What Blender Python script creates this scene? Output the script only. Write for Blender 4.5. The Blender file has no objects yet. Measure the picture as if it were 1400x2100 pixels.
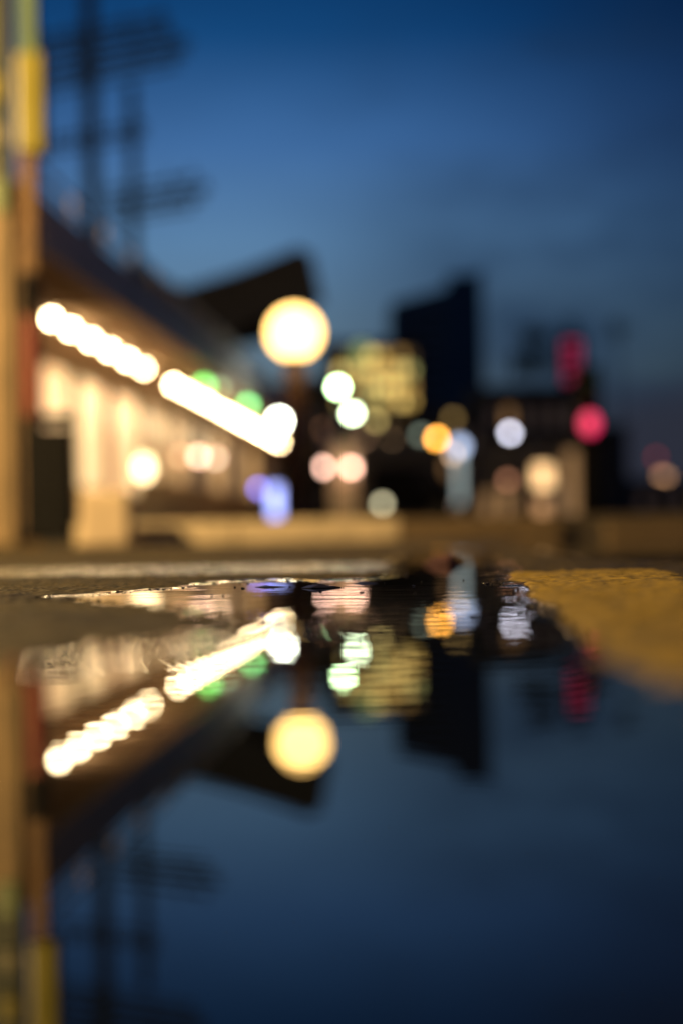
import bpy, bmesh, math, random
import numpy as np
from mathutils import Vector, Matrix

random.seed(7)
rng = np.random.RandomState(11)
S = bpy.context.scene
COL = S.collection
R = math.radians

# ------------------------------------------------------------------ camera
CAM_H = 0.0685
PITCH, ROLL = R(0.69), R(1.05)
FPX = 1400 * 50.0 / 24.0
ROT = Matrix.Rotation(R(90) + PITCH, 3, 'X') @ Matrix.Rotation(-ROLL, 3, 'Z')
cd = bpy.data.cameras.new('camera')
cam = bpy.data.objects.new('camera', cd)
COL.objects.link(cam)
cam.matrix_world = Matrix.Translation((0, 0, CAM_H)) @ ROT.to_4x4()
cd.sensor_fit = 'HORIZONTAL'
cd.sensor_width, cd.lens = 24.0, 50.0
cd.clip_start, cd.clip_end = 0.01, 3000
cd.dof.use_dof = True
cd.dof.focus_distance = 1.68
cd.dof.aperture_fstop = 1.4
cd.dof.aperture_ratio = 1.0
S.camera = cam
S.cycles.use_adaptive_sampling = False
S.cycles.use_denoising = True
S.cycles.sample_clamp_indirect = 6.0
S.cycles.max_bounces = 6
S.view_settings.view_transform = 'Standard'
S.view_settings.look = 'None'
S.view_settings.exposure = 0
S.view_settings.gamma = 1


def W(px, py, d):
    """the point of the place seen at a pixel of the photograph, d metres down the street"""
    v = ROT @ Vector(((px - 700) / FPX, (1050 - py) / FPX, -1))
    v *= d / v.y
    return Vector((v.x, v.y, v.z + CAM_H))


# ------------------------------------------------------------------ world
w = bpy.data.worlds.new('World')
S.world = w
w.use_nodes = True
nt = w.node_tree
nt.nodes.clear()
N, L = nt.nodes.new, nt.links.new
out = N('ShaderNodeOutputWorld')
bg = N('ShaderNodeBackground')
L(bg.outputs[0], out.inputs[0])
bg.inputs[1].default_value = 1.0
sky = N('ShaderNodeTexSky')
sky.sky_type = 'NISHITA'
sky.sun_disc = False
sky.sun_elevation = R(-4.0)
sky.sun_rotation = R(-8.0)
tc = N('ShaderNodeTexCoord')
sep = N('ShaderNodeSeparateXYZ')
L(tc.outputs['Generated'], sep.inputs[0])


def wm(op, a, b=None, c=None, clamp=False):
    n = N('ShaderNodeMath'); n.operation = op; n.use_clamp = clamp
    for i, v in enumerate((a, b, c)):
        if v is None: continue
        if isinstance(v, (int, float)): n.inputs[i].default_value = v
        else: L(v, n.inputs[i])
    return n.outputs[0]


def wmap(v, a, b, c, d, smooth=True):
    n = N('ShaderNodeMapRange')
    n.interpolation_type = 'SMOOTHSTEP' if smooth else 'LINEAR'
    L(v, n.inputs[0])
    for i, k in enumerate((a, b, c, d)): n.inputs[i + 1].default_value = k
    return n.outputs[0]


def ramp(v, stops):
    n = N('ShaderNodeValToRGB')
    cr = n.color_ramp
    while len(cr.elements) > 1: cr.elements.remove(cr.elements[-1])
    cr.elements[0].position = stops[0][0]; cr.elements[0].color = (*stops[0][1], 1)
    for p, c in stops[1:]:
        e = cr.elements.new(p); e.color = (*c, 1)
    L(v, n.inputs[0])
    return n.outputs[0]


def lin(r, g, b):
    return tuple(((c / 255 + .055) / 1.055) ** 2.4 if c > 10 else c / 255 / 12.92 for c in (r, g, b))


zc = wm('MAXIMUM', sep.outputs[2], 0.0)
dusk = ramp(zc, [(0.0, lin(92, 104, 104)), (0.05, lin(98, 114, 118)), (0.10, lin(99, 120, 132)),
                 (0.145, lin(97, 127, 151)), (0.20, lin(93, 134, 174)), (0.26, lin(66, 111, 165)),
                 (0.33, lin(18, 73, 127)), (0.365, lin(6, 58, 109)), (0.42, lin(3, 44, 90)), (1.0, lin(6, 32, 72))])
az = wm('ARCTAN2', sep.outputs[0], sep.outputs[1])       # 0 = down the street, + to the right
glow = wm('ABSOLUTE', wm('SUBTRACT', az, R(-5.0)))
gl = wmap(glow, R(0), R(24), 1.0, 0.17)
# torn evening cloud, thicker to the right
mp = N('ShaderNodeMapping'); mp.inputs['Scale'].default_value = (3.2, 3.2, 9.0)
L(tc.outputs['Generated'], mp.inputs[0])
nz = N('ShaderNodeTexNoise'); nz.inputs['Scale'].default_value = 1.0
nz.inputs['Detail'].default_value = 4; nz.inputs['Roughness'].default_value = .5
L(mp.outputs[0], nz.inputs[0])
bank_top = wm('ADD', 0.068, wm('ADD', wm('MULTIPLY', wm('SUBTRACT', nz.outputs[0], .5), .10),
                               wm('MULTIPLY', wmap(az, R(3), R(20), 0, 1), .045)))
bank = wmap(wm('SUBTRACT', bank_top, sep.outputs[2]), -0.02, 0.03, 0, 1)
bank = wm('MULTIPLY', bank, wmap(az, R(-3), R(11), .25, .92))
wisp = wm('MULTIPLY', wmap(nz.outputs[0], .38, .62, 0, .9), wmap(az, R(-4), R(12), .12, 1))
mx = N('ShaderNodeMix'); mx.data_type = 'RGBA'; mx.blend_type = 'MULTIPLY'
mx.inputs[0].default_value = 1
L(dusk, mx.inputs[6])
cmb = N('ShaderNodeCombineColor')
L(wm('POWER', gl, 1.15), cmb.inputs[0]); L(gl, cmb.inputs[1]); L(wm('POWER', gl, .85), cmb.inputs[2])
L(cmb.outputs[0], mx.inputs[7])


def wmix(fac, a, col):
    m = N('ShaderNodeMix'); m.data_type = 'RGBA'
    L(fac, m.inputs[0]); L(a, m.inputs[6]); m.inputs[7].default_value = (*col, 1)
    return m.outputs[2]


c1 = wmix(wisp, mx.outputs[2], lin(22, 44, 72))
c2 = wmix(bank, c1, lin(38, 42, 56))
# the physical twilight sky adds its own faint share
sc_ = N('ShaderNodeVectorMath'); sc_.operation = 'SCALE'; sc_.inputs['Scale'].default_value = 0.02
L(sky.outputs[0], sc_.inputs[0])
ad = N('ShaderNodeVectorMath'); ad.operation = 'ADD'
L(c2, ad.inputs[0]); L(sc_.outputs[0], ad.inputs[1])
L(ad.outputs[0], bg.inputs[0])

# last light from the set sun, almost nothing
sd = bpy.data.lights.new('sun', 'SUN'); sd.energy = 0.01; sd.angle = R(12); sd.color = (.7, .8, 1)
sun = bpy.data.objects.new('sun', sd); COL.objects.link(sun)
sun.rotation_euler = (R(86), 0, R(-70))     # comes in from far left, low

# ------------------------------------------------------------------ materials


def mat(name, col, rough=.6, noise=0.0, scale=8.0, metal=0.0, emit=None, strength=0.0, spec=.5, bump=0.0, col2=None,
        detail=5):
    m = bpy.data.materials.new(name)
    m.use_nodes = True
    t = m.node_tree
    b = t.nodes['Principled BSDF']
    b.inputs['Roughness'].default_value = rough
    b.inputs['Metallic'].default_value = metal
    b.inputs['Specular IOR Level'].default_value = spec
    b.inputs['Base Color'].default_value = (*col, 1)
    if noise or bump:
        c = t.nodes.new('ShaderNodeTexCoord')
        n = t.nodes.new('ShaderNodeTexNoise')
        n.inputs['Scale'].default_value = scale; n.inputs['Detail'].default_value = detail
        n.inputs['Roughness'].default_value = .65
        t.links.new(c.outputs['Object'], n.inputs[0])
        r = t.nodes.new('ShaderNodeValToRGB')
        r.color_ramp.elements[0].position = .3; r.color_ramp.elements[1].position = .7
        a = col2 if col2 else tuple(x * (1 - noise) for x in col)
        r.color_ramp.elements[0].color = (*a, 1); r.color_ramp.elements[1].color = (*tuple(min(x * (1 + noise * .4), .9) for x in col), 1)
        t.links.new(n.outputs[0], r.inputs[0]); t.links.new(r.outputs[0], b.inputs['Base Color'])
        mr = t.nodes.new('ShaderNodeMapRange')
        mr.inputs[3].default_value = max(rough - .12, .02); mr.inputs[4].default_value = min(rough + .12, 1)
        t.links.new(n.outputs[0], mr.inputs[0]); t.links.new(mr.outputs[0], b.inputs['Roughness'])
        if bump:
            bp = t.nodes.new('ShaderNodeBump'); bp.inputs['Strength'].default_value = .6
            bp.inputs['Distance'].default_value = bump
            t.links.new(n.outputs[0], bp.inputs['Height']); t.links.new(bp.outputs[0], b.inputs['Normal'])
    if emit:
        b.inputs['Emission Color'].default_value = (*emit, 1)
        b.inputs['Emission Strength'].default_value = strength
    return m


def glow_mat(name, col, s):
    return mat(name, (.6, .6, .6), .3, emit=col, strength=s)


M = {}
M['dark'] = mat('dark painted metal', (.03, .03, .035), .45, .3, 6)
M['black'] = mat('black metal', (.006, .006, .007), .8, .3, 5, spec=.12)
M['pole'] = mat('brown painted steel', (.20, .10, .055), .5, .35, 5)
M['timber'] = mat('weathered timber', (.12, .16, .14), .85, .45, 9, bump=.004)
M['fascia'] = mat('grey fascia board', (.78, .66, .66), .7, .3, 1.5)
M['soffit'] = mat('boarded soffit', (.62, .44, .29), .8, .3, 3)
M['wall'] = mat('warm rendered wall', (.74, .50, .28), .85, .35, 1.2)
M['roof'] = mat('dark roof metal', (.26, .20, .11), .6, .4, 1.5)
M['tan'] = mat('buff concrete post', (.23, .16, .085), .8, .35, 4, bump=.004)
M['pale'] = mat('pale concrete', (.66, .52, .36), .85, .3, 6, bump=.003)
M['kerb'] = mat('sandy granite kerb', (.62, .50, .34), .75, .35, 12, bump=.003)
M['yellowsign'] = mat('yellow enamel', (.17, .145, .002), .4, .15, 4)
M['red'] = mat('red painted steel', (.16, .018, .012), .45, .25, 5)
M['tower'] = mat('tower cladding dark', (.10, .16, .22), .6, .3, .08)
M['tower2'] = mat('tower cladding grey', (.30, .29, .32), .7, .3, .08)
M['mass'] = mat('dark facade', (.12, .105, .095), .8, .4, .2)
M['gold'] = mat('ochre facade', (.10, .075, .04), .8, .3, .3)
M['leaf'] = mat('dark leaves', (.03, .05, .02), .8, .4, 4)
M['bark'] = mat('bark', (.06, .045, .03), .9, .4, 9)
M['glass'] = mat('dark window glass', (.02, .02, .025), .12)
M['stall'] = mat('tan stall riser', (.52, .33, .16), .7, .3, 3)
M['shopframe'] = mat('tan shop frame', (.40, .27, .17), .6, .3, 3)
M['frame'] = mat('window frame', (.10, .07, .05), .5, .2, 5)

# asphalt: bitumen with pale and dark aggregate
m = mat('asphalt', (.030, .026, .021), .7, spec=.2)
t = m.node_tree; b = t.nodes['Principled BSDF']
c = t.nodes.new('ShaderNodeTexCoord')
v = t.nodes.new('ShaderNodeTexVoronoi'); v.inputs['Scale'].default_value = 130
n = t.nodes.new('ShaderNodeTexNoise'); n.inputs['Scale'].default_value = 3; n.inputs['Detail'].default_value = 6
t.links.new(c.outputs['Object'], v.inputs[0]); t.links.new(c.outputs['Object'], n.inputs[0])
r1 = t.nodes.new('ShaderNodeValToRGB')
e = r1.color_ramp.elements
e[0].position = .15; e[0].color = (.016, .013, .008, 1); e[1].position = .95; e[1].color = (.10, .072, .026, 1)
t.links.new(v.outputs['Color'], r1.inputs[0])
mm = t.nodes.new('ShaderNodeMix'); mm.data_type = 'RGBA'; mm.blend_type = 'MULTIPLY'; mm.inputs[0].default_value = .8
rr = t.nodes.new('ShaderNodeValToRGB')
rr.color_ramp.elements[0].position = .3; rr.color_ramp.elements[0].color = (.45, .45, .45, 1)
rr.color_ramp.elements[1].position = .7; rr.color_ramp.elements[1].color = (1.2, 1.15, 1.05, 1)
t.links.new(n.outputs[0], rr.inputs[0]); t.links.new(r1.outputs[0], mm.inputs[6]); t.links.new(rr.outputs[0], mm.inputs[7])
t.links.new(mm.outputs[2], b.inputs['Base Color'])
mr = t.nodes.new('ShaderNodeMapRange'); mr.inputs[1].default_value = .35; mr.inputs[2].default_value = .65
mr.inputs[3].default_value = .55; mr.inputs[4].default_value = .85
t.links.new(n.outputs[0], mr.inputs[0]); t.links.new(mr.outputs[0], b.inputs['Roughness'])
bp = t.nodes.new('ShaderNodeBump'); bp.inputs['Distance'].default_value = .002; bp.inputs['Strength'].default_value = .7
t.links.new(v.outputs['Distance'], bp.inputs['Height']); t.links.new(bp.outputs[0], b.inputs['Normal'])
M['asphalt'] = m

M['yellow'] = mat('worn yellow road paint', (.33, .21, .004), .8, .35, 70, col2=(.07, .046, .006), bump=.0022, detail=10)
# paint worn off in patches down to the stone
t = M['yellow'].node_tree; b = t.nodes['Principled BSDF']
c = t.nodes.new('ShaderNodeTexCoord'); n = t.nodes.new('ShaderNodeTexNoise')
n.inputs['Scale'].default_value = 9; n.inputs['Detail'].default_value = 12; n.inputs['Roughness'].default_value = .8
t.links.new(c.outputs['Object'], n.inputs[0])
rr = t.nodes.new('ShaderNodeValToRGB')
rr.color_ramp.elements[0].position = .36; rr.color_ramp.elements[0].color = (.16, .15, .2, 1)
rr.color_ramp.elements[1].position = .47; rr.color_ramp.elements[1].color = (1, 1, 1, 1)
t.links.new(n.outputs[0], rr.inputs[0])
mm = t.nodes.new('ShaderNodeMix'); mm.data_type = 'RGBA'; mm.blend_type = 'MULTIPLY'; mm.inputs[0].default_value = 1
t.links.new(b.inputs['Base Color'].links[0].from_socket, mm.inputs[6]); t.links.new(rr.outputs[0], mm.inputs[7])
t.links.new(mm.outputs[2], b.inputs['Base Color'])
M['white'] = mat('worn white road paint', (.48, .48, .42), .26, .4, 16, col2=(.15, .14, .12), bump=.0015, detail=8)

# puddle water: dark, mirror smooth with capillary ripples
m = mat('puddle water', (.004, .005, .006), .0)
t = m.node_tree; b = t.nodes['Principled BSDF']
b.inputs['IOR'].default_value = 1.40
c = t.nodes.new('ShaderNodeTexCoord')
n1 = t.nodes.new('ShaderNodeTexNoise'); n1.inputs['Scale'].default_value = 1.0; n1.inputs['Detail'].default_value = 2.0; n1.inputs['Roughness'].default_value = .35
n2 = t.nodes.new('ShaderNodeTexNoise'); n2.inputs['Scale'].default_value = 2.3; n2.inputs['Detail'].default_value = 1
mpw = t.nodes.new('ShaderNodeMapping'); mpw.inputs['Scale'].default_value = (14, 17, 1)
t.links.new(c.outputs['Object'], mpw.inputs[0]); t.links.new(mpw.outputs[0], n1.inputs[0]); t.links.new(c.outputs['Object'], n2.inputs[0])
ms = t.nodes.new('ShaderNodeMapRange'); ms.inputs[1].default_value = .42; ms.inputs[2].default_value = .62
ms.inputs[3].default_value = .25; ms.inputs[4].default_value = 1.0
t.links.new(n2.outputs[0], ms.inputs[0])
sp = t.nodes.new('ShaderNodeSeparateXYZ'); t.links.new(c.outputs['Object'], sp.inputs[0])
my = t.nodes.new('ShaderNodeMapRange'); my.inputs[1].default_value = .35; my.inputs[2].default_value = 1.0
my.inputs[3].default_value = .28; my.inputs[4].default_value = 1.0
t.links.new(sp.outputs[1], my.inputs[0])
mu = t.nodes.new('ShaderNodeMath'); mu.operation = 'MULTIPLY'
t.links.new(ms.outputs[0], mu.inputs[0]); t.links.new(my.outputs[0], mu.inputs[1])
mh = t.nodes.new('ShaderNodeMath'); mh.operation = 'MULTIPLY'
t.links.new(n1.outputs[0], mh.inputs[0]); t.links.new(mu.outputs[0], mh.inputs[1])
bp = t.nodes.new('ShaderNodeBump'); bp.inputs['Distance'].default_value = .00036; bp.inputs['Strength'].default_value = 1
t.links.new(mh.outputs[0], bp.inputs['Height']); t.links.new(bp.outputs[0], b.inputs['Normal'])
M['water'] = m

# ------------------------------------------------------------------ mesh helpers


class MB:
    def __init__(s):
        s.bm = bmesh.new()

    def box(s, x0, x1, y0, y1, z0, z1, rot=0, piv=None):
        r = bmesh.ops.create_cube(s.bm, size=1)
        vs = r['verts']
        for v in vs:
            v.co = Vector(((x0 + x1) / 2 + v.co.x * (x1 - x0), (y0 + y1) / 2 + v.co.y * (y1 - y0), (z0 + z1) / 2 + v.co.z * (z1 - z0)))
        if rot:
            p = Vector(piv) if piv else Vector(((x0 + x1) / 2, (y0 + y1) / 2, 0))
            bmesh.ops.rotate(s.bm, verts=vs, cent=p, matrix=Matrix.Rotation(rot, 3, 'Z'))
        return s

    def tube(s, a, b_, r0, r1=None, seg=14):
        a, b_ = Vector(a), Vector(b_)
        r1 = r0 if r1 is None else r1
        d = b_ - a
        r = bmesh.ops.create_cone(s.bm, cap_ends=True, segments=seg, radius1=r0, radius2=r1, depth=d.length)
        q = Vector((0, 0, 1)).rotation_difference(d.normalized()).to_matrix().to_4x4()
        bmesh.ops.transform(s.bm, verts=r['verts'], matrix=Matrix.Translation((a + b_) / 2) @ q)
        return s

    def ball(s, c_, r, sz=1.0, seg=20):
        q = bmesh.ops.create_uvsphere(s.bm, u_segments=seg, v_segments=seg // 2 + 2, radius=r)
        bmesh.ops.transform(s.bm, verts=q['verts'], matrix=Matrix.Translation(c_) @ Matrix.Diagonal((1, 1, sz, 1)))
        return s

    def prism(s, pts, off):
        """closed outline pts (3-D) pushed along off"""
        off = Vector(off)
        a = [s.bm.verts.new(p) for p in pts]
        b_ = [s.bm.verts.new(Vector(p) + off) for p in pts]
        n_ = len(a)
        s.bm.faces.new(a); s.bm.faces.new(list(reversed(b_)))
        for i in range(n_):
            s.bm.faces.new([a[i], b_[i], b_[(i + 1) % n_], a[(i + 1) % n_]])
        bmesh.ops.recalc_face_normals(s.bm, faces=s.bm.faces)
        return s

    def build(s, name, m_, parent=None, smooth=False, bevel=0.0):
        if bevel:
            bmesh.ops.bevel(s.bm, geom=list(s.bm.edges), offset=bevel, segments=2, affect='EDGES', profile=.6)
        me = bpy.data.meshes.new(name)
        s.bm.to_mesh(me); s.bm.free()
        me.materials.append(m_)
        if smooth:
            me.polygons.foreach_set('use_smooth', [True] * len(me.polygons))
        o = bpy.data.objects.new(name, me)
        COL.objects.link(o)
        if parent: o.parent = parent
        return o


def tag(o, label=None, cat=None, group=None, kind=None):
    if label: o['label'] = label
    if cat: o['category'] = cat
    if group: o['group'] = group
    if kind: o['kind'] = kind
    return o


def thing(name, label, cat, loc=(0, 0, 0), rz=0, group=None):
    o = bpy.data.objects.new(name, None)
    COL.objects.link(o)
    o.location = loc; o.rotation_euler = (0, 0, rz)
    o.empty_display_size = .2
    return tag(o, label, cat, group)


def copy_tree(o, parent=None):
    k = o.copy(); COL.objects.link(k); k.parent = parent
    for ch in list(o.children): copy_tree(ch, k)
    return k


# ------------------------------------------------------------------ road and puddle
def vnoise(X, Y, cell, seed):
    rs = np.random.RandomState(seed)
    g = rs.rand(256, 256)
    u, v_ = X / cell + 500.3, Y / cell + 500.7
    i, j = np.floor(u).astype(int), np.floor(v_).astype(int)
    a, b_ = u - i, v_ - j
    a = a * a * (3 - 2 * a); b_ = b_ * b_ * (3 - 2 * b_)
    G = lambda p, q: g[p % 256, q % 256]
    return (G(i, j) * (1 - a) * (1 - b_) + G(i + 1, j) * a * (1 - b_) + G(i, j + 1) * (1 - a) * b_ + G(i + 1, j + 1) * a * b_) - .5


# shore of the puddle, metres (x to the right, y down the street)
SHORE = [(-1.30, -.9), (-1.35, .3), (-1.05, .62), (-.60, .60), (-.36, .56), (-.235, .60), (-.19, .67), (-.158, .75), (-.112, .84), (-.066, .935), (-.040, .975), (-.046, 1.03),
         (-.073, 1.08), (-.105, 1.13), (-.140, 1.24), (-.200, 1.36), (-.262, 1.44), (-.315, 1.50), (-.330, 1.55), (-.27, 1.60), (-.235, 1.70),
         (-.20, 1.82), (-.17, 1.93), (-.09, 1.97), (-.02, 1.90), (.045, 1.93), (.07, 2.15), (.085, 2.5), (.12, 3.1), (.19, 3.9),
         (.27, 4.35), (.37, 4.3), (.41, 3.9), (.35, 3.3), (.30, 2.85), (.262, 2.3), (.225, 1.95), (.207, 1.72), (.196, 1.55), (.18, 1.3),
         (.160, 1.09), (.148, .90), (.143, .70), (.152, .50), (.18, .3), (.2, .0), (.2, -.5), (.1, -.9)]


def sdist(X, Y, poly):
    P = np.array(poly)
    Q = np.roll(P, -1, 0)
    best = np.full(X.shape, 1e9); inside = np.zeros(X.shape, bool)
    for (ax, ay), (bx, by) in zip(P, Q):
        dx, dy = bx - ax, by - ay
        tt = np.clip(((X - ax) * dx + (Y - ay) * dy) / (dx * dx + dy * dy), 0, 1)
        best = np.minimum(best, (X - ax - tt * dx) ** 2 + (Y - ay - tt * dy) ** 2)
        cond = (ay > Y) != (by > Y)
        xi = ax + (Y - ay) * dx / (dy if abs(dy) > 1e-9 else 1e-9)
        inside ^= cond & (X < xi)
    d = np.sqrt(best)
    return np.where(inside, -d, d)


XS = np.arange(-1.6, 1.6001, .005)
ys = [-1.0]
while ys[-1] < 7.95:
    y = ys[-1]
    ys.append(y + (.02 if y < .3 else .008 if y < .9 else .0045 if y < 2.2 else .0045 + (y - 2.2) * .006))
ys[-1] = 7.95
YS = np.array(ys)
GX, GY = np.meshgrid(XS, YS)
SHORE2 = [(.52, 2.42), (.80, 2.34), (1.20, 2.40), (1.48, 2.9), (1.5, 4.2), (1.45, 6.2), (.95, 6.6), (.62, 5.6), (.55, 4.2), (.50, 3.1)]   # a second puddle, right
SD = np.minimum(sdist(GX, GY, SHORE), sdist(GX, GY, SHORE2))
SDN = SD + vnoise(GX, GY, .09, 1) * .030 + vnoise(GX, GY, .03, 2) * .014 + vnoise(GX, GY, .012, 3) * .006
grain = vnoise(GX, GY, .0105, 4) * 1.5 + vnoise(GX, GY, .024, 5) * 1.0 + vnoise(GX, GY, .0065, 14) * .6
grain = np.where(grain > 0, grain, grain * .8)
land = .0026 * (1 - np.exp(-np.maximum(SDN, 0) / .05)) - .006 * (1 - np.exp(-np.maximum(-SDN, 0) / .03))
H = land + grain * .0019 + vnoise(GX, GY, .5, 6) * .0012
# blend to a level rim where it meets the rest of the road
edge = np.minimum.reduce([GX + 1.6, 1.6 - GX, GY + 1.0, 7.95 - GY])
k = np.clip(edge / .15, 0, 1); k = k * k * (3 - 2 * k)
H = H * k + .0022 * (1 - k)


def grid_mesh(name, X, Y, Z, m_, mask=None, smooth=True):
    ny, nx = X.shape
    co = np.stack([X, Y, Z], -1).reshape(-1, 3)
    idx = np.arange(ny * nx).reshape(ny, nx)
    q = np.stack([idx[:-1, :-1], idx[:-1, 1:], idx[1:, 1:], idx[1:, :-1]], -1).reshape(-1, 4)
    if mask is not None:
        mk = (mask[:-1, :-1] | mask[:-1, 1:] | mask[1:, 1:] | mask[1:, :-1]).reshape(-1)
        q = q[mk]
        used = np.unique(q)
        remap = np.zeros(len(co), int); remap[used] = np.arange(len(used))
        co = co[used]; q = remap[q]
    me = bpy.data.meshes.new(name)
    me.vertices.add(len(co)); me.vertices.foreach_set('co', co.astype(np.float32).ravel())
    me.loops.add(q.size); me.loops.foreach_set('vertex_index', q.astype(np.int32).ravel())
    me.polygons.add(len(q)); me.polygons.foreach_set('loop_start', np.arange(0, q.size, 4, dtype=np.int32))
    me.update(calc_edges=True)
    me.polygons.foreach_set('use_smooth', np.full(len(q), smooth))
    me.materials.append(m_)
    o = bpy.data.objects.new(name, me); COL.objects.link(o)
    return o


road = tag(grid_mesh('road', GX, GY, H, M['asphalt']), kind='structure')
far = MB()
for x0, x1, y0, y1 in ((-400, -1.6, -300, 600), (1.6, 400, -300, 600), (-1.6, 1.6, -300, -1.0), (-1.6, 1.6, 7.95, 600)):
    vs = [far.bm.verts.new((x, y, .0022)) for x, y in ((x0, y0), (x1, y0), (x1, y1), (x0, y1))]
    far.bm.faces.new(vs)
tag(far.build('ground', M['asphalt']), kind='structure')

# water, with the meniscus that climbs its shore
wz = .0014 * np.exp(-np.clip(-SDN, 0, None) / .010)
wmask = SDN < .022
tag(grid_mesh('puddle', GX, GY, wz - .0002, M['water'], wmask), 'still rain puddle mirroring the evening street', kind='structure')


def painted(name, quad, m_, thick, wear, seed, label):
    d = -sdist(GX, GY, quad) + vnoise(GX, GY, .02, seed) * .006 + vnoise(GX, GY, .07, seed + 5) * .022 + vnoise(GX, GY, .011, seed + 6) * .006
    mask = d > 0
    z = H + thick * np.clip(d / .006 + .2, -.6, 1) - wear * np.clip(vnoise(GX, GY, .03, seed + 1) - .10, 0, 1) - wear * 1.2 * np.clip(vnoise(GX, GY, .013, seed + 2) - .16, 0, 1)
    return tag(grid_mesh(name, GX, GY, z, m_, mask), label, kind='structure')


painted('yellow_marking', [(.236, 2.04), (.45, 2.02), (.385, 1.56), (.30, .3), (.29, -.8), (.10, -.8), (.108, .4), (.165, 1.09), (.205, 1.65)],
        M['yellow'], .0022, .006, 21, 'worn yellow line painted beside the puddle')
painted('white_marking', [(-1.5, 2.20), (.02, 2.16), (.075, 2.35), (.09, 2.75), (-1.5, 2.85)], M['white'], .0015, .004, 31,
        'wet white line painted across the road behind the puddle')

# grit standing out of the water along the shore
def rock(bm, x, y, z, r):
    q = bmesh.ops.create_icosphere(bm, subdivisions=1, radius=r)
    for v_ in q['verts']:
        v_.co = Vector((v_.co.x * random.uniform(.7, 1.4), v_.co.y * random.uniform(.7, 1.4), v_.co.z * random.uniform(.5, .8))) + Vector((x, y, z))


gb = MB()
shore_idx = np.argwhere((np.abs(SDN + .006) < .016) & (GY > .8) & (GY < 3.2))
pick = shore_idx[rng.choice(len(shore_idx), 1300, replace=False)]
for i, j in pick:
    rock(gb.bm, GX[i, j], GY[i, j], random.uniform(-.0006, .0009), random.choice([.0008, .001, .0013, .002]))
tag(gb.build('gravel', mat('grit', (.05, .042, .032), .35, .5, 200), smooth=False), kind='stuff')


def W0(px, py):
    """the point of the road (z = 0) seen at a pixel"""
    v = ROT @ Vector(((px - 700) / FPX, (1050 - py) / FPX, -1))
    s_ = -CAM_H / v.z
    return Vector((v.x * s_, v.y * s_, 0))


M['litter'] = mat('wet dark leaf', (.03, .022, .014), .3, .4, 60)
p = W0(646, 1206)
lf = MB()
pts = [(-.016, .0, .0004), (-.008, .006, .003), (.0, .010, .0062), (.006, .003, .0045), (.013, .004, .0012), (.030, .0, .0006), (.012, -.008, .0008), (-.004, -.010, .0010)]
lf.prism([(p.x + a, p.y + b_, z) for a, b_, z in pts], (0, 0, -.0016))
tag(lf.build('dead_leaf', M['litter']), 'small dark curled leaf afloat near the far shore of the puddle', 'leaf')
for i, (px, py, s_, lab) in enumerate(((742, 1197, .7, 'flat dark scrap floating right of the curled leaf'),
                                       (545, 1204, .8, 'thin dark leaf scrap in front of the white line'),
                                       (981, 1273, .35, 'tiny dark speck floating below the orange light reflection'))):
    p = W0(px, py)
    lf = MB(); lf.prism([(p.x + a * s_, p.y + b_ * s_, z * .35) for a, b_, z in pts], (0, 0, -.0012))
    tag(lf.build('leaf_scrap', M['litter']), lab, 'leaf')
db = MB()
for k_ in range(70):
    q_ = W0(random.uniform(420, 1090), 1188 + random.random() ** 2 * 170)
    a_, l_ = random.uniform(0, 3.14), random.choice([.0012, .0018, .003])
    u_, v_ = Vector((math.cos(a_), math.sin(a_), 0)) * l_, Vector((-math.sin(a_), math.cos(a_), 0)) * l_ * .5
    db.prism([q_ + u_ + Vector((0, 0, .0008)), q_ + v_ + Vector((0, 0, .0014)), q_ - u_ + Vector((0, 0, .0008)), q_ - v_ + Vector((0, 0, .0006))], (0, 0, -.0009))
tag(db.build('floating_debris', M['litter']), kind='stuff')
# crumpled red scrap lying in the far arm of the puddle
p = W0(905, 1158)
rb = MB()
rb.prism([(p.x - .035, p.y, .001), (p.x - .012, p.y + .02, .016), (p.x + .016, p.y + .012, .021), (p.x + .038, p.y - .01, .002), (p.x + .01, p.y - .03, .004)], (0, 0, -.004))
tag(rb.build('paper_scrap', mat('red paper', (.06, .010, .010), .6, .2, 30)), 'crumpled red scrap lying in the far arm of the puddle', 'litter')

# ------------------------------------------------------------------ kerb and pavement
KY = 8.0
KH = .132
tag(MB().box(-1.50, 60, KY + .152, 300, -.05, KH - .006).build('pavement', mat('paving', (.07, .055, .04), .8, .3, 3, bump=.004)), kind='structure')
M['kerb2'] = mat('kerb granite in weaker lamplight', (.15, .10, .05), .7, .4, 12, bump=.003)  # same granite, coloured darker for the lamplight fading towards the right
kerb = thing('kerb', 'lamplit sandy stone kerb running across the road behind the puddle', 'kerb', (0, KY, 0))
x = -1.50
prev = None
km = None
while x < 4.6:
    if km is None:
        o = MB().box(0, .905, 0, .15, -.03, KH).build('kerb_stone', M['kerb'], kerb, bevel=.008); km = o
    else:
        o = km.copy(); COL.objects.link(o); o.parent = kerb
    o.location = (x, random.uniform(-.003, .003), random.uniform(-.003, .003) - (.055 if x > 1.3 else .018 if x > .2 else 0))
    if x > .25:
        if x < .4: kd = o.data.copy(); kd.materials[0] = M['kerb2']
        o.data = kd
    x += .915
    if abs(x - 1.245) < .01: x = 1.50            # dropped kerb of a driveway

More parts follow.
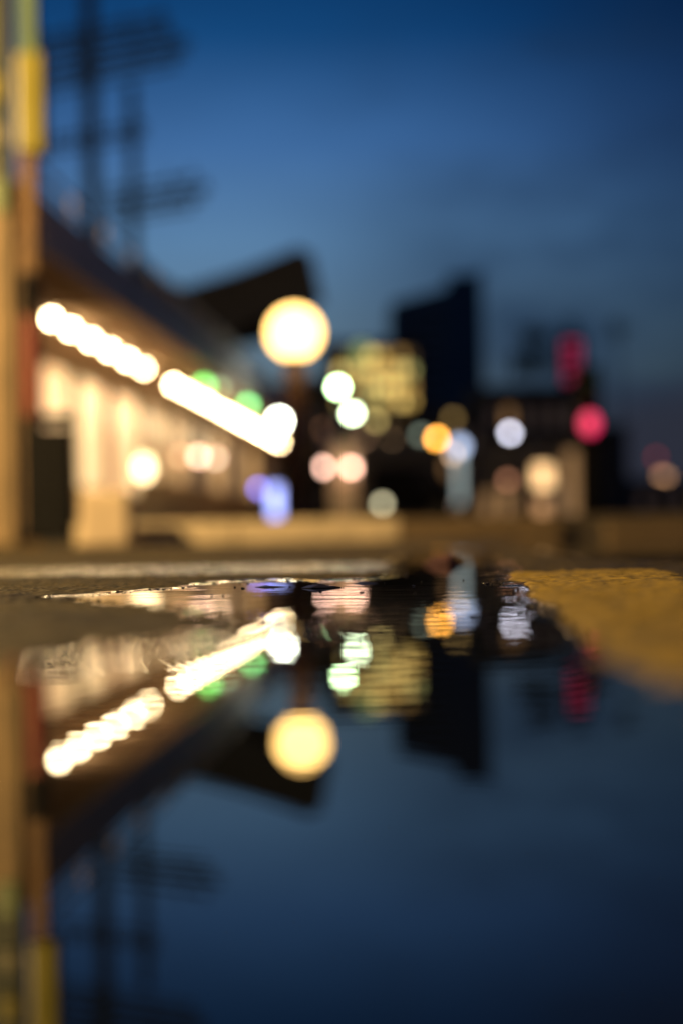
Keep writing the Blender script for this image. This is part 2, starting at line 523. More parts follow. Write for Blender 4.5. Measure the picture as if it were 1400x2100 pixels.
# ------------------------------------------------------------------ canopy building on the left
AZ = math.atan((895 - 700) / FPX)                   # the street's direction
bl = thing('canopy_building', 'long shopfront building with a lamplit canopy at the left', 'building', (0, 0, KH), -AZ)
b0 = KH
XE, XL, XW = -4.15, -5.26, -6.6                     # canopy edge, lamp row, wall
Y0, Y1 = 14.5, 62.0
ZS = 3.19 - b0                                      # soffit above the pavement
MB().box(XW, XE + .08, Y0, Y1, ZS, ZS + .06).build('soffit', M['soffit'], bl)
MB().box(XE, XE + .08, Y0, Y1, ZS - .14, ZS + .42).build('fascia', M['fascia'], bl)
MB().prism([(XE - .05, Y0, ZS + .5), (XE - .05, Y0, ZS + .56), (XW - 1.5, Y0, ZS + 1.25), (XW - 1.5, Y0, ZS + 1.19)], (0, Y1 - Y0, 0)).build('roof', M['roof'], bl)
MB().box(XW - 3.2, XW, Y0, Y1, 0, ZS + .9).build('wall', M['wall'], bl)
# shop bays: lit panes in frames, piers between
lit = [glow_mat('lit shop window pink', (1, .54, .22), 1.15), glow_mat('lit shop window cream', (1, .64, .28), 1.4),
       glow_mat('dim shop window amber', (1, .55, .20), .62), glow_mat('dim shop window brown', (1, .5, .25), .09)]
MB().box(XE - .02, XE + .02, Y0, Y1, ZS + .78, ZS + .82).box(XE - .015, XE + .015, Y0, Y1, ZS + .60, ZS + .625).build('railing', M['fascia'], bl)
rp_ = None
for i in range(30):
    if rp_ is None: rp_ = MB().box(XE - .018, XE + .018, 0, .036, ZS + .423, ZS + .777).build('railing_post', M['fascia'], bl); o = rp_
    else: o = rp_.copy(); COL.objects.link(o); o.parent = bl
    o.location.y = Y0 + .1 + i * 1.6
bays = [(19.0, 22.0, 1), (22.6, 25.2, 0), (25.6, 28.0, 1), (28.4, 31.0, 0), (31.6, 34.0, 2), (34.6, 37.2, 2), (37.8, 40.5, 3), (41, 44, 2), (44.6, 48, 3), (48.6, 52, 2), (52.6, 57, 3)]
for (a, b_, q) in bays:
    fr = MB().box(XW + .003, XW + .10, a, b_, .35, .42)
    fr.box(XW + .003, XW + .10, a, b_, ZS - .20, ZS - .12)
    fr.box(XW + .004, XW + .097, a, a + .07, .42, ZS - .20).box(XW + .004, XW + .097, b_ - .07, b_, .42, ZS - .20)
    f = fr.build('window', M['shopframe'], bl)
    n_ = 3
    for i in range(n_):
        y_a = a + .07 + i * (b_ - a - .14) / n_; y_b = y_a + (b_ - a - .14) / n_
        pane_m = lit[q] if (i + int(a)) % 3 or q > 1 else lit[(q + 1) % 2]
        MB().box(XW + .02, XW + .045, y_a + .02, y_b - .02, .80 if q < 2 else 1.2, ZS - .22).build('pane', pane_m, f)
        MB().box(XW + .015, XW + .06, y_a + .02, y_b - .02, .44, .75 if q < 2 else 1.15).build('panel', M['stall'], f)
for yy in (15.0, 45.5, 60.0):
    MB().box(XE - .30, XE - .10, yy, yy + .22, 0, ZS - .003).build('column', M['wall'], bl)
for i in range(58):
    yy = Y0 + .4 + i * .82
    if i == 0: bt = MB().box(XW + .01, XE - .02, 0, .06, ZS - .07, ZS - .004).build('batten', M['soffit'], bl); bt.location.y = yy
    else:
        o = bt.copy(); COL.objects.link(o); o.parent = bl; o.location.y = yy

# the row of bare lamps under the canopy
bulb_m = glow_mat('warm white lamp', (1, .74, .40), 66)
bd = [19.35, 20.4, 21.6, 22.85, 24.2, 25.5] + [28.5 + 1.3 * i for i in range(16)]
cs, sn = math.cos(AZ), math.sin(AZ)
ords = 'first second third fourth fifth sixth seventh eighth ninth tenth eleventh twelfth thirteenth fourteenth fifteenth sixteenth'.split()
c0 = None
for i, d in enumerate(bd):
    X_, Y_ = XL * cs + d * sn, -XL * sn + d * cs
    lab = ('round canopy lamp nearest the yellow sign post, first of the near six' if i == 0 else
           f'{ords[i]} round canopy lamp of the near six, counted from the near end' if i < 6 else
           f'{ords[i - 6]} round canopy lamp beyond the gap in the row')
    if c0 is None:
        c0 = thing('canopy_lamp', lab, 'lamp', (X_, Y_, 3.19), -AZ, 'round lamps in a row under the canopy')
        MB().tube((0, 0, -.004), (0, 0, -.06), .05).build('base', M['dark'], c0)
        MB().ball((0, 0, -.135), .062).build('bulb', bulb_m, c0, True)
        t_ = c0
    else:
        t_ = copy_tree(c0); t_.location = (X_, Y_, 3.19); t_['label'] = lab
        if i == 1: pass


def hang_lamp(name, px, py, d, r, col, s_, label, cat='lamp', sz=1.0, group=None, top=None, mat_=None):
    """a lamp on a thin drop rod, hanging from z = top"""
    p = W(px, py, d)
    o = thing(name, label, cat, (p.x, p.y, p.z), 0, group)
    r *= .60; s_ *= 2.8
    MB().ball((0, 0, 0), r, sz).build('globe', mat_ or glow_mat(label[:40], col, s_), o, True)
    MB().tube((0, 0, r * sz * .96), (0, 0, (top if top else p.z + .4) - p.z), .015).build('rod', M['dark'], o)
    return o


def post_lamp(name, px, py, d, r, col, s_, label, cat='lamp', sz=1.0, pole_r=.04, pm='dark', base=KH - .006, group=None, arm=0.0, hood=True):
    """a lamp on a post that stands on the pavement"""
    p = W(px, py, d)
    o = thing(name, label, cat, (p.x + arm, p.y, base), 0, group)
    z = p.z - base
    r *= .55; s_ *= 3.3
    MB().ball((-arm, 0, z), r, sz).build('globe', glow_mat(label[:40], col, s_), o, True)
    if arm:
        MB().tube((0, 0, 0), (0, 0, z + r * sz + .12), pole_r, pole_r * .8).build('pole', M[pm], o, True)
        MB().tube((0, 0, z + r * sz + .08), (-arm, 0, z + r * sz + .04), pole_r * .5).build('arm', M[pm], o, True)
    else:
        MB().tube((0, 0, 0), (0, 0, z - r * sz * .95), pole_r, pole_r * .8).build('pole', M[pm], o, True)
    if hood:
        MB().tube((-arm, 0, z + r * sz * .93), (-arm, 0, z + r * sz * 1.1), r * .6, r * .3).build('cap', M[pm], o)
    MB().tube((0, 0, .0), (0, 0, .05), pole_r * 2.2, pole_r * 1.6).build('base', M[pm], o)
    return o


# green lamps along the canopy edge
hang_lamp('green_lamp', 418, 792, 25.7, .17, (.22, 1, .18), 2.4, 'larger green lamp hanging at the canopy edge', top=3.06)
hang_lamp('green_lamp', 450, 795, 27.6, .12, (.6, .9, .5), 1.2, 'pale lamp hanging just behind the larger green one', top=3.06)
hang_lamp('green_lamp', 508, 832, 31.4, .17, (.22, .9, .25), 3.2, 'smaller green lamp farther along the canopy edge', top=3.06)

# lamps on the shop wall and in front of it
hang_lamp('oval_lantern', 296, 960, 22.5, .20, (1, .74, .38), 2.6, 'tall cream lantern hanging low in front of the bright shop windows', 'lantern', 1.5, top=3.18)
hang_lamp('small_lamp', 370, 936, 27.0, .13, (1, .5, .25), 1.6, 'dim brown lamp, leftmost of the three hung close together', 'lamp', group='three lamps hung close together', top=3.18)
hang_lamp('small_lamp', 408, 936, 28.5, .15, (1, .60, .40), 4.0, 'pink lamp in the middle of the three hung close together', 'lamp', group='three lamps hung close together', top=3.18)
hang_lamp('small_lamp', 442, 940, 30.0, .14, (1, .66, .45), 2.4, 'greyish pink lamp, rightmost of the three hung close together', 'lamp', group='three lamps hung close together', top=3.18)

# ------------------------------------------------------------------ upswept dark roof and its hall behind the canopy
DR = 70.0
h1 = thing('hall', 'dark hall with an upswept roof rising behind the canopy', 'building', (0, 0, 0))
rp = [W(*q, DR) for q in ((270, 515), (300, 548), (372, 590), (480, 560), (612, 506), (640, 520), (662, 618), (560, 640), (500, 668), (455, 700), (330, 720), (200, 700))]
MB().prism(rp, (-3, 14, 0)).build('roof', M['roof'], h1)
a, b_ = W(150, 700, DR), W(470, 700, DR)
MB().box(a.x - 6, b_.x, DR + 1, DR + 12, 0, a.z - .3).build('wall', M['mass'], h1)
a, b_ = W(500, 690, DR), W(560, 690, DR)
for i in range(9):
    q0, q1 = W(392 + i * 25, 600 - i * 8, DR), W(410 + i * 25, 595 - i * 8, DR)
    MB().box(q0.x, q1.x, DR - .12, DR - .02, q0.z - .9, q1.z + .3).build('panel', M['roof'], h1)

# ------------------------------------------------------------------ utility pole and lattice
def pole_with_arms(name, label, px, d, r, ztop, arms, m_, z0=KH - .006):
    p = W(px, 600, d)
    o = thing(name, label, 'utility pole', (p.x, p.y, z0))
    MB().tube((0, 0, 0), (0, 0, ztop), r * 1.15, r).build('pole', M[m_], o, True)
    for (xa, ya, xb, yb, th) in arms:
        a_ = W(xa, ya, d); c_ = W(xb, yb, d)
        # the arms swing towards the street, so their right ends come nearer
        A_ = Vector((a_.x - p.x, r + .03, a_.z - z0)); B_ = Vector((c_.x - p.x, -.05 - r, c_.z - z0))
        MB().tube(A_, B_, th, th, 8).build('crossarm', M[m_], o)
        for f_ in (.06, .3, .7, .94):
            q = A_.lerp(B_, f_)
            MB().tube(q, q + Vector((0, 0, th + .25)), .06, .04, 8).build('insulator', M['dark'], o)
    return o


pole_with_arms('utility_pole', 'tall thick utility pole with doubled crossarms rising behind the canopy', 192, 45, .22, 23.0,
               [(60, 78, 345, 38, 0.088), (62, 98, 352, 60, 0.088), (64, 118, 362, 78, 0.088), (66, 146, 392, 92, 0.096), (70, 166, 385, 112, 0.088), (70, 190, 370, 138, 0.070)], 'timber')
pole_with_arms('utility_pole', 'thinner shorter utility pole with low crossarms beside the thick pole', 277, 47, .16, 14.8,
               [(95, 286, 300, 262, 0.079), (95, 306, 300, 284, 0.070), (215, 392, 405, 366, 0.079), (218, 414, 430, 388, 0.096), (215, 436, 420, 408, 0.079), (220, 452, 400, 430, 0.061)], 'timber')

# ------------------------------------------------------------------ near posts at the left edge
# wide buff pillar, out of frame on its left
a, b_ = W(-110, 900, 9.2), W(28, 900, 9.2)
pl = thing('pillar', 'wide buff concrete pillar cut off by the left edge', 'pillar', ((a.x + b_.x) / 2, 9.3, .0022))
hw = (b_.x - a.x) / 2
MB().box(-hw, hw, -.12, .12, 0, 2.25).build('shaft', M['tan'], pl, bevel=.012)
MB().box(-hw * .93, hw * .93, -.10, .10, 2.253, 3.7).build('upper_shaft', mat('grey green paint', (.022, .028, .012), .6, .3, 5), pl)
for zz, hh, cc in ((2.27, .22, (.75, .85, .22)), (2.66, .10, (1, .8, .3)), (2.97, .16, (1, .75, .05))):
    MB().box(hw * .35, hw * .88, -.14, -.103, zz - hh / 2, zz + hh / 2).build('lamp_panel', mat('pillar lamp %.2f' % zz, tuple(.12 * v_ for v_ in cc), .4, emit=cc, strength=.13), pl, bevel=.006)

a, b_ = W(49, 700, 8.8), W(80, 700, 8.8)
cx = (a.x + b_.x) / 2; hw = (b_.x - a.x) / 2
sp_ = thing('sign_post', 'brown post carrying a tall yellow sign box near the left edge', 'sign post', (cx, 8.8, .0022))
MB().box(-hw, hw, -.06, .06, 0, 2.42).build('post', mat('rust brown post', (.13, .065, .02), .7, .4, 4), sp_, bevel=.008)
MB().box(-hw * 1.15, hw * 2.3, -.09, .09, 2.423, 3.04).build('sign_box', M['yellowsign'], sp_, bevel=.014)
MB().box(-hw * .9, hw * 1.3, -.05, .05, 3.043, 3.9).build('upper_post', mat('pale green paint', (.06, .11, .05), .6, .3, 4), sp_)
MB().box(-hw * 1.04, hw * 1.04, -.07, .07, .03, .78).build('lower_sleeve', M['black'], sp_, bevel=.004)
MB().box(-hw * .80, hw * .75, -.10, -.062, .80, 1.40).build('red_plate', M['red'], sp_, bevel=.006)
MB().box(-hw * .9, hw * .5, -.11, -.062, 1.43, 1.68).build('control_box', M['black'], sp_, bevel=.006)

a, b_ = W(84, 1000, 8.6), W(150, 1000, 8.6)
cx = (a.x + b_.x) / 2; hw = (b_.x - a.x) / 2
bn = thing('litter_bin', 'black upright litter bin beside the brown post', 'bin', (cx, 8.6, .0022))
MB().box(-hw, hw, -hw, hw, .03, .70).build('body', M['black'], bn, bevel=.01)
MB().box(-hw * 1.06, hw * 1.06, -hw * 1.06, hw * 1.06, .73, .79).build('lid', M['black'], bn, bevel=.012)
MB().box(-hw * .9, hw * .9, -hw * .9, hw * .9, 0, .028).build('base', M['dark'], bn)
a, b_ = W(172, 1060, 7.75), W(270, 1060, 7.75)
cx = (a.x + b_.x) / 2; hw = (b_.x - a.x) / 2
cb = MB().box(cx - hw, cx + hw, 7.62, 7.86, .0022, .30).build('concrete_block', M['pale'], bevel=.02)
tag(cb, 'pale square concrete block standing before the kerb near the bin', 'block')

# street lamp beside the road, out of frame: its light falls over the road, kerb and posts
LX, LY, LZ = -5.2, 5.2, 3.9
sl = thing('street_lamp', 'tall street lamp standing left of the road beyond the frame', 'street lamp', (LX - 1.1, LY, .0022))
MB().tube((0, 0, 0), (0, 0, 4.2), .075, .05).build('pole', M['dark'], sl, True)
MB().tube((0, 0, 4.15), (1.0, 0, 4.1), .03).build('arm', M['dark'], sl, True)
MB().box(.85, 1.35, -.13, .13, 4.05, 4.15).build('lamp_head', M['dark'], sl, bevel=.02)
MB().box(.92, 1.30, -.10, .10, 4.03, 4.046).build('lens', glow_mat('street lamp lens', (1, .6, .25), 6), sl)
ld = bpy.data.lights.new('street_lamp_light', 'POINT'); ld.energy = 4300; ld.color = (1, .66, .26); ld.shadow_soft_size = .12
lo = bpy.data.objects.new('street_lamp_light', ld); COL.objects.link(lo); lo.location = (LX, LY, LZ)

# ------------------------------------------------------------------ the big globe lamp
p = W(604, 682, 12.4)
g = thing('globe_street_lamp', 'large glowing globe lamp on a brown post, the biggest light', 'street lamp', (p.x, p.y, KH - .006))
z = p.z - KH + .006
MB().ball((0, 0, z), .228, 1, 32).build('globe', glow_mat('opal globe', (1, .58, .17), 7.0), g, True)
MB().tube((0, 0, z - .28), (0, 0, z - .215), .07, .10).build('collar', M['pole'], g)
MB().tube((0, 0, .12), (0, 0, z - .28), .105, .09).build('pole', M['pole'], g, True)
MB().tube((0, 0, 0), (0, 0, .12), .16, .12).build('base', M['pole'], g)
a = W(646, 900, 13.2)
bo = thing('dark_post', 'slim black post just right of the globe lamp post', 'post', (a.x, a.y, KH - .006))
MB().tube((0, 0, 0), (0, 0, 1.30), .055, .05).build('shaft', M['black'], bo, True)
MB().ball((0, 0, 1.32), .06).build('cap', M['black'], bo, True)

# two white floodlights on one mast
p1, p2 = W(573, 862, 30), W(600, 883, 30)
fl = thing('floodlight_mast', 'mast with two very bright white floodlights at the end of the canopy', 'floodlight', (p2.x + .25, 30.1, KH - .006))
MB().tube((0, 0, 0), (0, 0, 2.75), .05, .04).build('mast', M['dark'], fl, True)
for q in (p1, p2):
    lx, lz = q.x - p2.x - .25, q.z - KH
    fm = MB().ball((lx, -.05, lz), .12).build('floodlight', glow_mat('floodlight', (.95, 1, .78), 45), fl, True)
    MB().tube((lx, .02, lz), (0, .02, lz + .12), .025).build('bracket', M['dark'], fl)
# two lamps on a pale column with the pink pair below
kc = W(706, 1000, 30)
ko = thing('lamp_column', 'pale lamplit column with two white lamps and two pink lamps', 'lamp column', (kc.x, 30.4, KH - .006))
MB().box(-.26, .26, -.2, .2, 0, 1.75).build('shaft', M['pale'], ko, bevel=.02)
MB().tube((0, 0, 1.753), (0, 0, 3.1), .05).build('upper_pole', M['dark'], ko, True)
for (px, py, col, s_, r, nm) in ((693, 793, (.62, 1, .48), 14, .15, 'white_lamp'), (722, 847, (.80, 1, .62), 9, .15, 'white_lamp'),
                                 (662, 958, (1, .58, .44), 4.2, .15, 'pink_lamp'), (720, 958, (1, .58, .42), 4.2, .15, 'pink_lamp')):
    q = W(px, py, 30.0)
    lx, lz = q.x - kc.x, q.z - KH
    r *= .55; s_ *= 3.6
    f = MB().ball((lx, -.4, lz), r).build(nm, glow_mat(nm + str(px), col, s_), ko, True)
    MB().tube((lx, -.3, lz), (lx * .3, .0, lz), .02).build('bracket', M['dark'], f)
# blue lit panel and lamp
p = W(565, 1025, 26)
bp_ = thing('blue_light_panel', 'tall narrow blue lit panel standing low by the canopy end', 'light panel', (p.x, p.y, KH - .006))
MB().box(-.13, .13, .0, .12, 0, p.z + .42 - KH).build('housing', M['dark'], bp_)
MB().box(-.10, .10, -.02, -.003, p.z - .30 - KH, p.z + .26 - KH).build('screen', glow_mat('blue screen', (.34, .42, 1), 3.6), bp_)
post_lamp('blue_lamp', 531, 1002, 26.4, .12, (.20, .20, 1), 2.6, 'small violet blue lamp left of the tall blue panel', hood=True)

# grey and brown lamps of the middle distance
post_lamp('low_lamp', 783, 1033, 28, .14, (.75, .68, .42), 1.7, 'dim grey green lamp low before the dark van', 'lamp')
post_lamp('orange_lamp', 895, 899, 38, .19, (1, .42, .055), 6.2, 'round orange lamp on a post, only orange one', 'lamp', arm=.5)
p = W(941, 975, 36)
ls = thing('light_column', 'tall pale blue light column right of the orange lamp', 'light column', (p.x, p.y, KH - .006))
MB().box(-.10, .10, .0, .12, 0, 2.5).build('housing', M['dark'], ls)
MB().box(-.075, .075, -.02, -.003, .55, 2.1).build('tube_light', glow_mat('pale tube', (.50, .66, .68), .8), ls)
q = W(941, 915, 36)
MB().ball((q.x - p.x, -.2, q.z - KH), .15).build('lamp_head', glow_mat('pale blue lamp', (.55, .68, 1), 3.2), ls, True)
post_lamp('amber_lamp', 929, 931, 37, .16, (1, .62, .36), 1.8, 'pale amber lamp half hidden behind the pale blue lamp', arm=.4)
post_lamp('white_street_lamp', 1045, 888, 44, .20, (.66, .66, .80), 4.6, 'single lavender white lamp on a post, standing apart', 'street lamp', arm=.6)
post_lamp('brown_lamp', 1040, 985, 44, .20, (1, .42, .22), .65, 'dim brown lamp low beneath the lavender white one')
post_lamp('ring_lamp', 1354, 975, 50, .16, (1, .48, .22), .75, 'brown orange lamp, left of the pair at the right edge', group='pair of brown lamps at the right edge')
post_lamp('ring_lamp', 1366, 977, 56, .18, (1, .52, .25), .85, 'brown orange lamp, right of the pair at the right edge', group='pair of brown lamps at the right edge')
post_lamp('grey_lamp', 862, 892, 60, .3, (.5, .6, .45), .55, 'dim grey green lamp left of the orange one')
post_lamp('brown_lamp', 745, 905, 60, .3, (1, .55, .3), .45, 'dim brown lamp under the gold lit office windows')
post_lamp('gold_lamp', 770, 862, 60, .3, (1, .75, .25), .8, 'gold lamp at the foot of the gold lit office windows')
post_lamp('gold_lamp', 928, 858, 60, .3, (1, .62, .18), .30, 'very dim gold lamp above the pale light column')

for px, py, d_, col, s_, lab in (
        (706, 905, 58, (1, .5, .3), .35, 'faint brown lamp above the right pink lamp'),
        (803, 905, 62, (1, .6, .3), .22, 'very faint brown lamp between the gold lamp and grey green lamp'),
        (1136, 915, 58, (1, .5, .22), .35, 'faint brown lamp left of the traffic signal pole'),
        (1075, 925, 62, (.5, .5, .55), .16, 'barely glowing grey lamp under the lavender white lamp'),
        (866, 1048, 52, (1, .5, .22), .18, 'barely glowing brown lamp low beside the dark van'),
        (938, 1035, 52, (1, .66, .46), .55, 'faint tan lamp at the foot of the pale light column'),
        (1062, 998, 56, (.35, .5, .7), .30, 'faint blue grey lamp left of the amber doorway'),
        (1345, 938, 62, (1, .08, .08), .12, 'faint dark red lamp above the pair at the right edge'),
        (985, 930, 60, (1, .6, .3), .18, 'barely glowing brown lamp right of the pale light column'),
        (660, 880, 58, (1, .45, .2), .30, 'faint red brown lamp left of the white lamp pair')):
    post_lamp('far_lamp', px, py, d_, .22, col, s_ * 2.4, lab, hood=False)

# ------------------------------------------------------------------ traffic signal on the right
p = W(1205, 868, 20)
ts = thing('traffic_signal', 'black traffic signal showing a bright red light', 'traffic light', (p.x + .02, p.y, KH - .006))
z = p.z - KH
MB().tube((0, 0, 0), (0, 0, z - .30), .15, .14).build('pole', M['black'], ts, True)
MB().box(-.17, .17, -.02, .2, z - .30, z + .82).build('housing', M['black'], ts, bevel=.015)
for i, (dz, col, s_) in enumerate(((0.0, (1, .0, .13), 1.6), (.30, None, 0), (.60, None, 0))):
    mt = glow_mat('red signal lens', col, s_) if col else mat('unlit lens %d' % i, (.03, .01, .01) if i == 1 else (.01, .03, .01), .2)
    k_ = MB().ball((0, -.03, z + dz), .115, 1.25 if i == 0 else 1).build('lens', mt, ts, True)
    MB().box(-.12, .12, -.16, -.03, z + dz + .17 if i == 0 else z + dz + .125, z + dz + .185 if i == 0 else z + dz + .14).build('visor', M['black'], ts)

# ------------------------------------------------------------------ middle buildings and skyline
def window_grid(par, x0, x1, z0, z1, nx, nz, y, mats, fm, prob=None, fill=.62):
    dx, dz = (x1 - x0) / nx, (z1 - z0) / nz
    for j in range(nz):
        for i in range(nx):
            cx_, cz_ = x0 + (i + .5) * dx, z0 + (j + .5) * dz
            f = MB()
            hx, hz = dx * fill / 2, dz * fill / 2
            f.box(cx_ - hx, cx_ + hx, y - .10, y - .003, cz_ - hz - .1, cz_ - hz).box(cx_ - hx, cx_ + hx, y - .10, y - .003, cz_ + hz, cz_ + hz + .1)
            f.box(cx_ - hx - .1, cx_ - hx, y - .12, y - .004, cz_ - hz - .1, cz_ + hz + .1).box(cx_ + hx, cx_ + hx + .1, y - .12, y - .004, cz_ - hz - .1, cz_ + hz + .1)
            w_ = f.build('window', fm, par)
            mm_ = mats[0] if (prob is None or random.random() < prob[j]) else mats[1]
            if isinstance(mm_, list): mm_ = random.choice(mm_)
            MB().box(cx_ - hx, cx_ + hx, y - .05, y - .005, cz_ - hz, cz_ + hz).build('pane', mm_, w_)


DG = 130.0
a, b_, tp = W(690, 1000, DG), W(850, 1000, DG), W(770, 735, DG)
gb_ = thing('office_building', 'office building with rows of gold lit windows behind the lamps', 'building', (0, 0, 0))
MB().box(a.x - 1, b_.x + .8, DG, DG + 14, 0, tp.z + 1.2).build('wall', M['gold'], gb_)
MB().box(a.x - 1.3, b_.x + 1.1, DG - .3, DG + 14.3, tp.z + 1.203, tp.z + 1.6).build('cornice', M['mass'], gb_)
gold = [glow_mat('gold office light %d' % i, c_, s_) for i, (c_, s_) in enumerate((((1, .62, .14), 1.3), ((1, .70, .20), 2.2), ((1, .55, .14), .7), ((.9, .85, .28), 1.0), ((1, .66, .2), .12)))]
dgold = glow_mat('dim office light', (1, .6, .2), .10)
window_grid(gb_, a.x + .2, b_.x + .2, tp.z - 4.6, tp.z + .9, 8, 4, DG, (gold, dgold), M['frame'], (.7, .95, .95, .85), .66)
window_grid(gb_, a.x + .2, b_.x + .2, 3.0, tp.z - 4.6, 7, 3, DG, (gold, dgold), M['frame'], (.1, .25, .3), .45)
q = W(740, 727, DG)
MB().ball((q.x, DG - .6, q.z + .2), .75).build('roof_lamp', glow_mat('greenish roof lamp', (.6, .8, .25), .45), gb_, True)

DT = 300.0
a, m_, b_ = W(806, 900, DT), W(918, 900, DT), W(993, 900, DT)
t1, t2, t3 = W(860, 612, DT), W(915, 590, DT), W(993, 556, DT)
tw = thing('office_tower', 'tall dark office tower with a stepped top against the dusk sky', 'tower', (0, 0, 0))
MB().prism([(a.x, DT, 0), (m_.x, DT, 0), (m_.x, DT, t2.z), (a.x + 3, DT, t1.z), (a.x + .1, DT, t1.z - .6)], (0, 22, 0)).build('lower_block', M['tower2'], tw)
MB().prism([(m_.x + .05, DT - 1, 0), (b_.x, DT - 1, 0), (b_.x, DT - 1, t3.z), (m_.x + 3, DT - 1, t3.z - 1.4), (m_.x + .05, DT - 1, t2.z + .3)], (0, 24, 0)).build('upper_block', M['tower'], tw)
MB().box(m_.x + 1, b_.x - 1.0, DT + 4, DT + 8, t3.z - 4, t3.z + .2).build('plant_room', M['tower'], tw)
for j in range(10):
    z_ = 22 + j * 2.6
    MB().box(a.x + 1, m_.x - 1, DT - .35, DT - .02, z_, z_ + 1.1).build('window_band', M['glass'], tw)

# dark low buildings from the office block to the right
def block(px0, px1, pytop, d, mname, label, depth=12, wins=None, roof=True):
    a_, b__, t_ = W(px0, 1060, d), W(px1, 1060, d), W((px0 + px1) / 2, pytop, d)
    o = thing('building', label, 'building', (0, 0, 0))
    MB().box(a_.x, b__.x, d, d + depth, 0, t_.z).build('wall', M[mname], o)
    MB().box(a_.x - .15, b__.x + .15, d - .15, d + depth + .15, t_.z + .003, t_.z + .35).build('parapet', M[mname], o)
    if wins:
        nx, nz_, mats, prob = wins
        window_grid(o, a_.x + .5, b__.x - .5, 1.0, t_.z - .6, nx, nz_, d, mats, M['frame'], prob, .5)
    return o


brown = glow_mat('brown window light', (1, .5, .16), .30)
dbrown = glow_mat('faint window light', (1, .55, .25), .03)
amber = glow_mat('amber window light', (1, .60, .26), 2.4)
block(560, 740, 790, 160, 'mass', 'dark low building behind the globe lamp', wins=(6, 3, (brown, dbrown), (.3, .1, .0)))
block(835, 1000, 850, 90, 'mass', 'dark brown building below the tall tower', wins=(5, 3, (brown, dbrown), (.6, .6, .3)))
block(985, 1232, 800, 110, 'mass', 'long dark flat roofed building right of the tower', wins=(7, 3, (brown, dbrown), (.5, .2, .1)))
block(700, 905, 925, 50, 'mass', 'low dark shed behind the grey green lamp', 6)
block(1232, 1290, 880, 120, 'mass', 'small dark building stepping down beyond the traffic signal')
block(1290, 1700, 985, 140, 'mass', 'low dark building line along the right horizon', 20, wins=(10, 1, (brown, dbrown), (.1,)))
block(-700, 560, 880, 170, 'mass', 'dark building line far behind the canopy', 20)

# arcade with amber doorways on the right
ar = thing('arcade', 'low arcade with amber lit doorways left of the traffic signal', 'arcade', (0, 0, 0))
DA = 48.0
def apx(x, y): return W(x, y, DA)
a, b_ = apx(995, 1000), apx(1235, 1000)
MB().box(a.x, b_.x, DA, DA + 6, 0, 2.9).build('wall', M['mass'], ar)
for (x0, x1, y0, y1, mt) in ((1095, 1128, 955, 1000, amber), (1098, 1122, 1025, 1060, glow_mat('lower amber light', (1, .5, .2), .8)),
                             (1028, 1052, 1000, 1066, brown), (1160, 1180, 925, 1068, brown), (938, 962, 1050, 1075, brown),
                             (1140, 1152, 990, 1060, dbrown), (990, 1008, 1010, 1060, brown)):
    q0, q1 = apx(x0, y1), apx(x1, y0)
    f = MB().box(q0.x - .08, q1.x + .08, DA - .08, DA - .003, max(q0.z - .08, .15), q1.z + .08).build('doorway', M['frame'], ar)
    MB().box(q0.x, q1.x, DA - .14, DA - .083, max(q0.z, .2), q1.z).build('lit_panel', mt, f)
# parked van, dark, left of the light column
vn = thing('parked_van', 'dark parked van seen low behind the grey green lamp', 'van', (W(830, 1000, 40).x, 40, KH - .006))
vb = MB().prism([(-1.0, 0, .3), (1.35, 0, .3), (1.42, 0, .8), (1.1, 0, 1.1), (.75, 0, 1.68), (-1.0, 0, 1.72), (-1.08, 0, .9)], (0, 1.7, 0))
vb.build('body', M['black'], vn, bevel=.04)
MB().prism([(.70, -.012, 1.1), (1.0, -.012, 1.1), (.72, -.012, 1.55), (.35, -.012, 1.58), (.35, -.012, 1.1)], (0, .009, 0)).build('window', M['glass'], vn)
for xx in (-.6, .9):
    wl = MB().tube((xx, -.03, .32), (xx, .2, .32), .32, seg=24).build('wheel', M['black'], vn)
    MB().tube((xx, -.05, .32), (xx, -.032, .32), .18, seg=20).build('rim', M['dark'], wl)

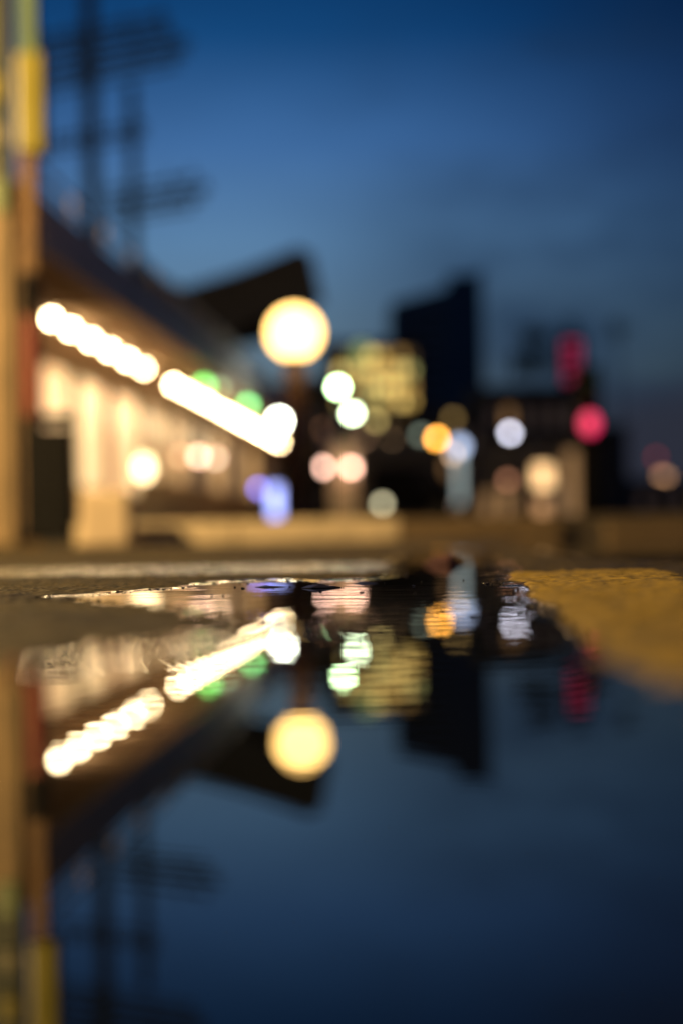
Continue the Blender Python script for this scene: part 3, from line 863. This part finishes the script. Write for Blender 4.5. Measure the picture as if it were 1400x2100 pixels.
# red vertical neon sign above the roofs
DN = 100.0
p, q = W(1150, 700, DN), W(1195, 790, DN)
ns = thing('neon_sign', 'tall red neon sign standing on the dark rooftop', 'sign', ((p.x + q.x) / 2, DN, W(1170, 795, DN).z))
hh = p.z - q.z
MB().box(-.9, .9, .05, .5, .3, hh + .6).build('sign_board', M['black'], ns)
for sx in (-.7, .7):
    MB().tube((sx, .3, -12), (sx, .3, .3), .12).build('leg', M['black'], ns)
for i in range(4):
    z_ = .4 + i * (hh / 4)
    f = MB().box(-.55, -.2, -.02, .045, z_, z_ + hh / 4 - .25).box(.2, .55, -.02, .045, z_, z_ + hh / 4 - .25).box(-.198, .198, -.02, .045, z_ + hh / 8 - .1, z_ + hh / 8 + .1)
    f.build('neon_stroke', glow_mat('red neon %d' % i, (1, .03, .16), .38), ns)

# trees on the skyline
def tree(px, pyt, d, wpx, label, seed, density=260):
    rs = random.Random(seed)
    base = W(px, 1060, d); top = W(px, pyt, d).z
    s_ = wpx / FPX * d
    o = thing('tree', label, 'tree', (base.x, d, 0))
    tr = MB().tube((0, 0, 0), (0, 0, top - s_ * .45), s_ * .05, s_ * .025, 8)
    for i in range(5):
        a_ = rs.uniform(0, 6.28); h_ = top - s_ * rs.uniform(.45, .9)
        tr.tube((0, 0, h_), (math.cos(a_) * s_ * .35, math.sin(a_) * s_ * .35, h_ + s_ * .3), s_ * .018, s_ * .006, 6)
    tr.build('trunk', M['bark'], o)
    me = MB()
    for k_ in range(14):
        cx_, cy_, cz_ = rs.gauss(0, s_ * .2), rs.gauss(0, s_ * .2), top - s_ * rs.uniform(.1, .75)
        for i in range(density // 14 * 3):
            v_ = Vector((cx_ + rs.gauss(0, s_ * .09), cy_ + rs.gauss(0, s_ * .09), cz_ + rs.gauss(0, s_ * .07)))
            u_ = Vector((rs.gauss(0, 1), rs.gauss(0, 1), rs.gauss(0, 1))).normalized() * s_ * .035
            w__ = u_.cross(Vector((rs.gauss(0, 1), rs.gauss(0, 1), rs.gauss(0, 1)))).normalized() * s_ * .022
            me.bm.faces.new([me.bm.verts.new(v_ - u_), me.bm.verts.new(v_ + w__), me.bm.verts.new(v_ + u_), me.bm.verts.new(v_ - w__)])
    me.build('crown', M['leaf'], o)


tree(1100, 672, 105, 115, 'dark tree crown left of the red neon sign', 3, 420)
tree(1178, 640, 112, 60, 'slim dark treetop just above the red neon sign', 4, 120)
tree(1275, 650, 150, 60, 'thin faint tree standing right of the red neon sign', 5, 150)
tree(655, 770, 120, 90, 'dark tree beside the globe lamp post', 6, 200)
tree(735, 700, 140, 110, 'dark tree top rising over the gold lit office roof', 8, 220)
